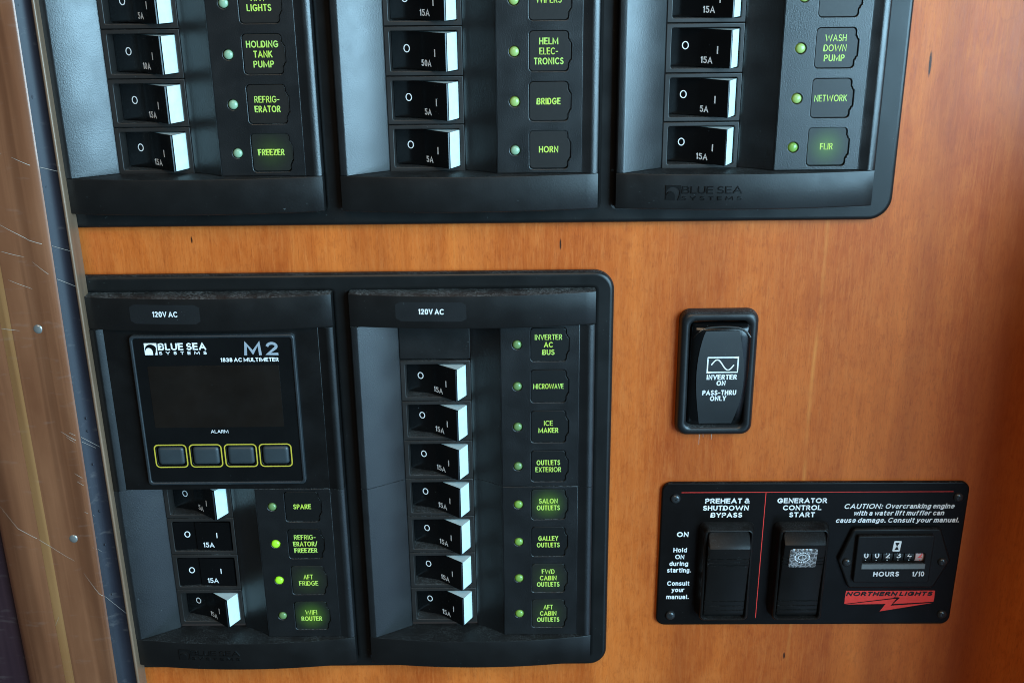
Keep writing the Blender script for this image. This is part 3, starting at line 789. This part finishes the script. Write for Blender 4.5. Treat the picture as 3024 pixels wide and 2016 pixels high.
for nm, rows_ in BLOCKS.items():
    mb = MB(); it = nm == 'caution_note'
    for q, (s_, cx_, cz_, cap_, wd_) in enumerate(rows_):
        text(mb, s_, cx_, cz_, cap_, wd_, 0, f, bold=(.19 if it else .215 if 'title' in nm or nm == 'on_lettering' else .175), shear=.22 if it else 0)
    part(nm, mb.mesh(nm, [M['ink']]), gen)
mb = MB()
stroke(mb, [(73.2, -74.6), (195.8, -74.6)], .28, PI_, 0); stroke(mb, [(111.3, -74.6), (111.3, -141.2)], .28, PI_, 0)
part('red_rule', mb.mesh('red_rule', [M['red']]), gen)
# emblem
mb = MB(); e0 = PI_
def epoly(pts, mi, o=0.0): mb.add([(x, z, e0+o) for x, z in pts], [tuple(range(len(pts)))], mi)
epoly([(152.6, -126.5), (194.2, -126.5), (194.3, -130.0), (152.4, -130.0)], 0)
epoly([(152.4, -130.0), (175.5, -130.0), (175.0, -130.5), (152.5, -133.6)], 0)
epoly([(175.5, -130.0), (194.3, -130.0), (194.2, -132.6), (175.3, -133.8), (178.1, -130.5), (177.9, -130.15)], 0)
epoly([(152.9, -133.95), (175.8, -130.95), (174.0, -133.0), (171.9, -133.7)], 0)
epoly([(175.8, -130.95), (176.6, -130.9), (174.3, -134.7), (169.5, -137.8), (171.9, -133.7), (174.0, -133.0)], 0)
epoly([(174.3, -134.7), (193.9, -133.2), (169.5, -137.8)], 0)
text(mb, 'NORTHERN LIGHTS', 173.1, -128.15, 2.45, 40.2, 1, lambda X, Z: e0+.05, bold=.30, shear=.3)
part('bolt_emblem', mb.mesh('bolt_emblem', [M['red'], M['dark']]), gen)

def panhead(parent, x, z, o, rad=2.3, rot=0.3):
    mb = MB(); rg = []
    for k in range(6):
        t = k/5*math.pi/2; rg.append([(a, b, .25+1.15*math.sin(t)) for a, b in circ(0, 0, rad*(.35+.65*math.cos(t)), 24)])
    mb.stack([[(a, b, -1) for a, b in circ(0, 0, rad, 24)]]+rg)
    c, s_ = math.cos(rot), math.sin(rot)
    for q in ((c, s_), (-s_, c)):
        for hw in (.22,):
            a = [(q[0]*1.15-q[1]*hw, q[1]*1.15+q[0]*hw), (-q[0]*1.15-q[1]*hw, -q[1]*1.15+q[0]*hw), (-q[0]*1.15+q[1]*hw, -q[1]*1.15-q[0]*hw), (q[0]*1.15+q[1]*hw, q[1]*1.15-q[0]*hw)]
            mb.add([(x_, z_, 1.43+(.01 if q[1] > q[0] else 0)) for x_, z_ in a], [(0, 1, 2, 3)], 1)
    return part('screw', mb.mesh('screw', [M['screw'], M['dark']]), parent, (x, z, o))
for x, z, r in ((70.6, -77.6, .8), (198.3, -77.4, .3), (71.0, -139.4, .6), (198.9, -139.4, .2)): panhead(gen, x, z, PF, 2.25, r)

def contour_switch(x0, x1, z0, z1, lens):
    """ribbed rocker in a deep bezel"""
    cx = (x0+x1)/2; FB = PF+6.6
    mb = MB()
    mb.stack([[(x, z, o) for x, z in rr(x0+i, z0+i*.6, x1-i, z1-i*.6, r, 7)] for i, o, r in
              ((-1.0, PF-.4, 2.6), (-1.0, PF+.6, 2.6), (-.3, PF+1.2, 2.5), (0, FB-1.5, 2.4), (.2, FB-.6, 2.3), (.6, FB-.12, 2.2), (1.1, FB, 2.0), (1.5, FB-.3, 1.8), (1.6, FB-1.2, 1.6), (1.65, PF, 1.6))], 0, False, False)
    sw = part('rocker_switch', mb.mesh('rocker_switch', [M['switch']], 50), gen, label='rocker switch with a clear square lens' if lens else 'plain ribbed rocker switch')
    mb = MB(); a0, a1 = z0+1.3, z1-1.5; rings = []
    def prof(z):
        t = (z-a0)/(a1-a0)
        tc = .868 if not lens else .90          # where the rocker's upper end turns away
        o = FB-.9+(6.0 if not lens else 4.8)*t-.9*math.sin(math.pi*t)
        if t > tc: o -= (6.4 if not lens else 5.0)*((t-tc)/(1-tc))**1.1
        if t < .05: o -= 1.6*((.05-t)/.05)**2
        return o
    zs = [a0+(a1-a0)*k/60 for k in range(61)]
    ribs = [-103.6, -105.5, -107.3, -127.8, -130.4, -132.8]
    zz = sorted(zs+[r+d for r in ribs for d in (-.35, -.12, .12, .35)])
    for z in zz:
        o = prof(z)
        if any(abs(z-r) < .2 for r in ribs): o -= .9
        hw = (x1-x0)/2-1.9
        if a1-z < 1.2: hw -= .5*(1.2-(a1-z))
        if z-a0 < 1.2: hw -= .5*(1.2-(z-a0))
        rings.append([(cx-hw, z, PF-1), (cx-hw, z, o-.9), (cx-hw+.3, z, o-.25), (cx-hw+.9, z, o), (cx+hw-.9, z, o), (cx+hw-.3, z, o-.25), (cx+hw, z, o-.9), (cx+hw, z, PF-1)])
    mb.stack(rings)
    part('rocker', mb.mesh('rocker', [M['switch']], 32), sw)
    if lens:
        lx, lz = 128.3, -103.5
        mb = MB()
        mb.stack([[(x, z, o+prof(lz+z)) for x, z in rr(-6.2+i, -5.2+i, 6.2-i, 5.2-i, 1.0, 3)] for i, o in ((0, -.6), (0, .25), (.35, .5))])
        for rad, n, q in ((1.55, 14, .33), (2.9, 20, .40)):
            for k in range(n):
                a = 2*math.pi*k/n; x, z = -.5+rad*1.12*math.cos(a), .6+rad*.92*math.sin(a)
                o = prof(lz+z)+.5
                ring_ = [(x+q*math.cos(b), z+q*math.sin(b), o) for b in [j*math.pi/3 for j in range(6)]]
                mb.add(ring_+[(x, z, o+.22)], [(j, (j+1) % 6, 6) for j in range(6)], 1)
        M['facet'] = plain('bright lens facet', (.85, .88, .90), .25, 0)
        part('lens', mb.mesh('lens', [M['lens'], M['facet']], 0), sw, (lx, lz, 0))
contour_switch(83.4, 106.1, -138.3, -90.2, False)
contour_switch(117.3, 140.2, -138.3, -90.2, True)

# hour meter
HM = PF
hq = lambda pts, k=1: [(x-1.4, z+2.3) for x, z in pts]
mb = MB()
hexo = [(146.6, -109.0), (151.8, -93.4), (153.0, -92.5), (190.9, -92.5), (192.2, -93.4), (198.3, -109.0), (192.5, -122.8), (191.3, -123.8), (153.2, -123.8), (152.2, -122.8)]
plate(mb, hexo[::-1], [], HM+2.2, 2.6, .9, 0, 4)
plate(mb, hq(rr(155.2, -121.6, 190.0, -97.2, .8, 3)), [hq(rr(158.5, -111.3, 186.6, -106.4, .3, 2))], HM+4.4, 3.2, .45)
hm = part('hour_meter', mb.mesh('hour_meter', [M['switch']]), gen, label='six-sided hour meter with a drum counter')
mb = MB(); f = lambda X, Z: HM+4.45
text(mb, 'HOURS', 168.6, -114.7, 2.6, 11.9, 0, f, bold=.22, space=1.3)
text(mb, '1/10', 183.3, -114.7, 2.6, 5.6, 0, f, bold=.19)
part('unit_lettering', mb.mesh('unit_lettering', [M['ink']]), hm)
mb = MB()
sl = lambda pts: [(x+.06*(z+100), z) for x, z in pts]
mb.add([(x, z, HM+4.44) for x, z in sl(rr(170.2, -102.8, 173.6, -97.4, .4, 3))], [tuple(range(16))], 0)
mb.add([(170.9, -98.2, HM+4.5), (172.9, -98.2, HM+4.5), (172.0, -100.1, HM+4.5), (171.8, -100.1, HM+4.5)], [(0, 1, 2, 3)], 1)
mb.add([(170.9, -102.0, HM+4.5), (172.9, -102.0, HM+4.5), (172.0, -100.1, HM+4.5), (171.8, -100.1, HM+4.5)], [(0, 1, 2, 3)], 1)
part('hourglass_emblem', mb.mesh('hourglass_emblem', [M['ink'], M['dark']]), hm)
mb = MB(); mb.extrude_o([(156.8, -111.9), (185.8, -111.9), (185.8, -109.4), (156.8, -109.4)], HM+4.3, HM+4.75)
part('grey_bar', mb.mesh('grey_bar', [M['greybar']]), hm)
for i, d in enumerate('002341'):
    cx_ = 158.9+4.95*i; mb = MB(); rg = []
    for k in range(9):
        a = math.radians(-80+160*k/8); z = -106.5+4.6*math.sin(a); o = HM+3.2-4.6+4.6*math.cos(a)
        rg.append([(cx_-2.15, z, o-1.2), (cx_-2.15, z, o), (cx_+2.15, z, o), (cx_+2.15, z, o-1.2)])
    mb.stack(rg)
    f = lambda X, Z: HM+3.2-4.6+math.sqrt(max(.1, 4.6**2-(Z+106.5)**2))+.05
    text(mb, '2' if i == 5 else d, cx_, -105.6, 2.9, 2.0, 1, f, bold=.17)
    mb.add([(cx_-.25, -108.6, f(0, -108.6)), (cx_+.25, -108.6, f(0, -108.6)), (cx_+.25, -108.0, f(0, -108.0)), (cx_-.25, -108.0, f(0, -108.0))], [(0, 1, 2, 3)], 1)
    part('counter_wheel', mb.mesh('counter_wheel', [M['wheelred'] if i == 5 else M['dark'], M['red'] if i == 5 else M['ink']]), hm, label='pale tenths wheel with a red digit' if i == 5 else None)
panhead(hm, 150.6, -109.6, HM+2.2, 2.1, .7); panhead(hm, 194.4, -109.6, HM+2.2, 2.1, .4)

gen.rotation_euler = (0, math.radians(.35), 0)      # mounted a hair crooked

# ------------------------------------------------------------------ metal trim at the left
tr = thing('trim_strip', 'scratched metal trim strip, coppery with painted wood reflections, two screws along the left edge', 'trim strip', (-205, -400, WOOD))
ZB = (-420, 420)
def strip(name, prof, mat, smooth=40):
    mb = MB(); mb.extrude_z(prof, *ZB); return part(name, mb.mesh(name, [mat], smooth), tr)
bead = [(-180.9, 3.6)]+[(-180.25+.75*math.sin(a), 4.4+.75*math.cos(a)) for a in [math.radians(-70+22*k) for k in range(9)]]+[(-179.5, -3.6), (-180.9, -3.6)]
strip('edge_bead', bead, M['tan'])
GW = lambda z: 4.6+(290-z)/440*3.9 if z < 290 else 4.6          # the dark reflection, made as a coloured strip, widens downwards
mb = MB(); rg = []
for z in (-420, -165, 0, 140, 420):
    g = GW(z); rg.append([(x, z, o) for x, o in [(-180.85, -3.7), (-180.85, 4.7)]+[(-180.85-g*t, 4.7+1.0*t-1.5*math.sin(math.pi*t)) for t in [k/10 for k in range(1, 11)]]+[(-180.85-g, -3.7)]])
mb.stack(rg); part('painted_reflection', mb.mesh('painted_reflection', [M['navy']], 40), tr)
mb = MB(); rg = []
fp = [(-188.95, -3.4), (-188.95, 5.75), (-190.2, 6.4), (-192.5, 6.7), (-195.6, 6.55), (-197.4, 6.2), (-198.3, 6.3), (-203.0, 6.75), (-207.5, 6.6), (-209.3, 6.45), (-209.3, -3.4)]
for z in (-420, -165, 0, 140, 420):
    e = -180.9-GW(z); rg.append([(e, z, fp[0][1]), (e, z, fp[1][1]), (e-.9, z, fp[2][1])]+[(x, z, o) for x, o in fp[3:]])
mb.stack(rg); part('face_plate', mb.mesh('face_plate', [M['metal_with_reflections']], 40), tr)
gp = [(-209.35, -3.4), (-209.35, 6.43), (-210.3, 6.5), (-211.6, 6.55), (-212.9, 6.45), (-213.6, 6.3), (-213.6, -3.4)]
strip('gold_reflection', gp, M['gold'])  # reflected gold streak, built as its own coloured strip
strip('face_plate', [(-213.65, -3.4), (-213.65, 6.3), (-216, 6.5), (-223, 6.9), (-229.5, 6.2), (-231.3, 4.6), (-231.3, -3.4)], M['metal_with_reflections'])
strip('backing_board', [(-231.35, -8.4), (-231.35, 3.4), (-234, 2.0), (-300, 1.0), (-300, -8.4)], M['plum'])
strip('base', [(-204.5, -8.4), (-204.5, -3.45), (-231.3, -3.45), (-231.3, -8.4)], M['plum'])
def so(x):
    for pr_ in (fp[1:-1], gp[1:-1], [(-213.65, 6.0), (-216, 6.6), (-223, 6.9), (-229.5, 6.2), (-231.3, 4.6)]):
        for (xa, oa), (xb, ob) in zip(pr_, pr_[1:]):
            if xb <= x <= xa and xa != xb: return oa+(ob-oa)*(x-xa)/(xb-xa)
    if x > -188.95: return 5.4
    return 5.6
for z in (11.5, -87.7):
    mb = MB(); rg = []
    for k in range(7):
        t = k/6*math.pi/2; rg.append([(a, b, .9*math.sin(t)) for a, b in circ(0, 0, 2.1*max(.02, math.cos(t)), 20)])
    mb.stack([[(a, b, -.8) for a, b in circ(0, 0, 2.1, 20)]]+rg)
    stroke(mb, circ(0, 0, 2.35, 20), .5, .12, 1, True)
    part('screw', mb.mesh('screw', [M['steel'], M['dark']]), tr, (-198.6, z, 6.0))
# drips of glue on the dark band
for z in (140.0, 123.5, 106.0, 88.8, 71, -30, -36, -52, -75, -92, -118):
    mb = MB(); rg = []
    sc_ = 1.0 if z > 0 else .5
    for k in range(5):
        t = k/4*math.pi/2; rg.append([(a*.8*sc_, b*1.7*sc_, .5*sc_*math.sin(t)) for a, b in circ(0, 0, .75*max(.02, math.cos(t)), 12)])
    mb.stack(rg, 0, False)
    xx = -180.9-GW(z)*.9+random.uniform(-.2, .2)+(.0 if z > 0 else 2.5)
    part('glue_drop', mb.mesh('glue_drop', [M['navy']]), tr, (xx, z, 4.6))
def scratch_glint(pts, wd=.16):
    mb = MB(); P_ = []
    for a, b in zip(pts, pts[1:]):
        for k in range(10): P_.append((a[0]+(b[0]-a[0])*k/10, a[1]+(b[1]-a[1])*k/10))
    P_.append(pts[-1]); n = len(P_); vs = []
    for i, (x, z) in enumerate(P_):
        w_ = wd*(.25+.75*math.sin(math.pi*(i+.5)/n)); vs += [(x, z-w_/2, so(x)+.12), (x, z+w_/2, so(x)+.12)]
    mb.add(vs, [(2*i, 2*i+2, 2*i+3, 2*i+1) for i in range(n-1)])
    part('scratch_glint', mb.mesh('scratch_glint', [M['scratch_glint']], 0), tr)
SCR = SCRATCHES = [
    [(-197.5, 83), (-190, 79.5), (-180.2, 77)], [(-206, 85.2), (-201, 84.6)],
    [(-208, 57), (-196, 49.5), (-180.3, 44.5)], [(-208, 45), (-199, 42.5)], [(-196, 40.5), (-188, 33), (-180.2, 29.5)],
    [(-207, 33), (-198, 29)], [(-205, 140), (-198, 139.8)], [(-203, 120), (-196, 119.2)],
    [(-192.5, -35.5), (-187, -39), (-180.8, -43)], [(-196, -35.0), (-190, -39.5), (-182.5, -43.5)], [(-194, -37.5), (-190.5, -40.5)],
    [(-193, -55), (-189.5, -58)], [(-192.5, -59), (-189, -62)], [(-191.5, -74), (-187.5, -77)], [(-190.5, -92), (-187, -95)],
    [(-229, -70), (-222, -82), (-211, -90), (-199.5, -99)], [(-196.5, -105), (-191, -116), (-180.4, -127.5)],
    [(-225, -12), (-220, -15)], [(-214, 12), (-206, 11)], [(-214, -134), (-211, -128)]]
for s_ in SCR: scratch_glint(s_, .22 if len(s_) > 2 else .15)
# pale glints of light painted as thin marks on the wood below the inverter switch
for x, z0_, z1_ in ((80.6, -45, -51.5), (82.3, -44.8, -48), (86.0, -45, -49)):
    mb = MB(); mb.add([(x-.12, z0_, WOOD+.06), (x+.12, z0_, WOOD+.06), (x+.05, z1_, WOOD+.06), (x-.05, z1_, WOOD+.06)], [(0, 1, 2, 3)])
    part('scratch_glint', mb.mesh('scratch_glint', [M['scratch_glint']], 0), wall)
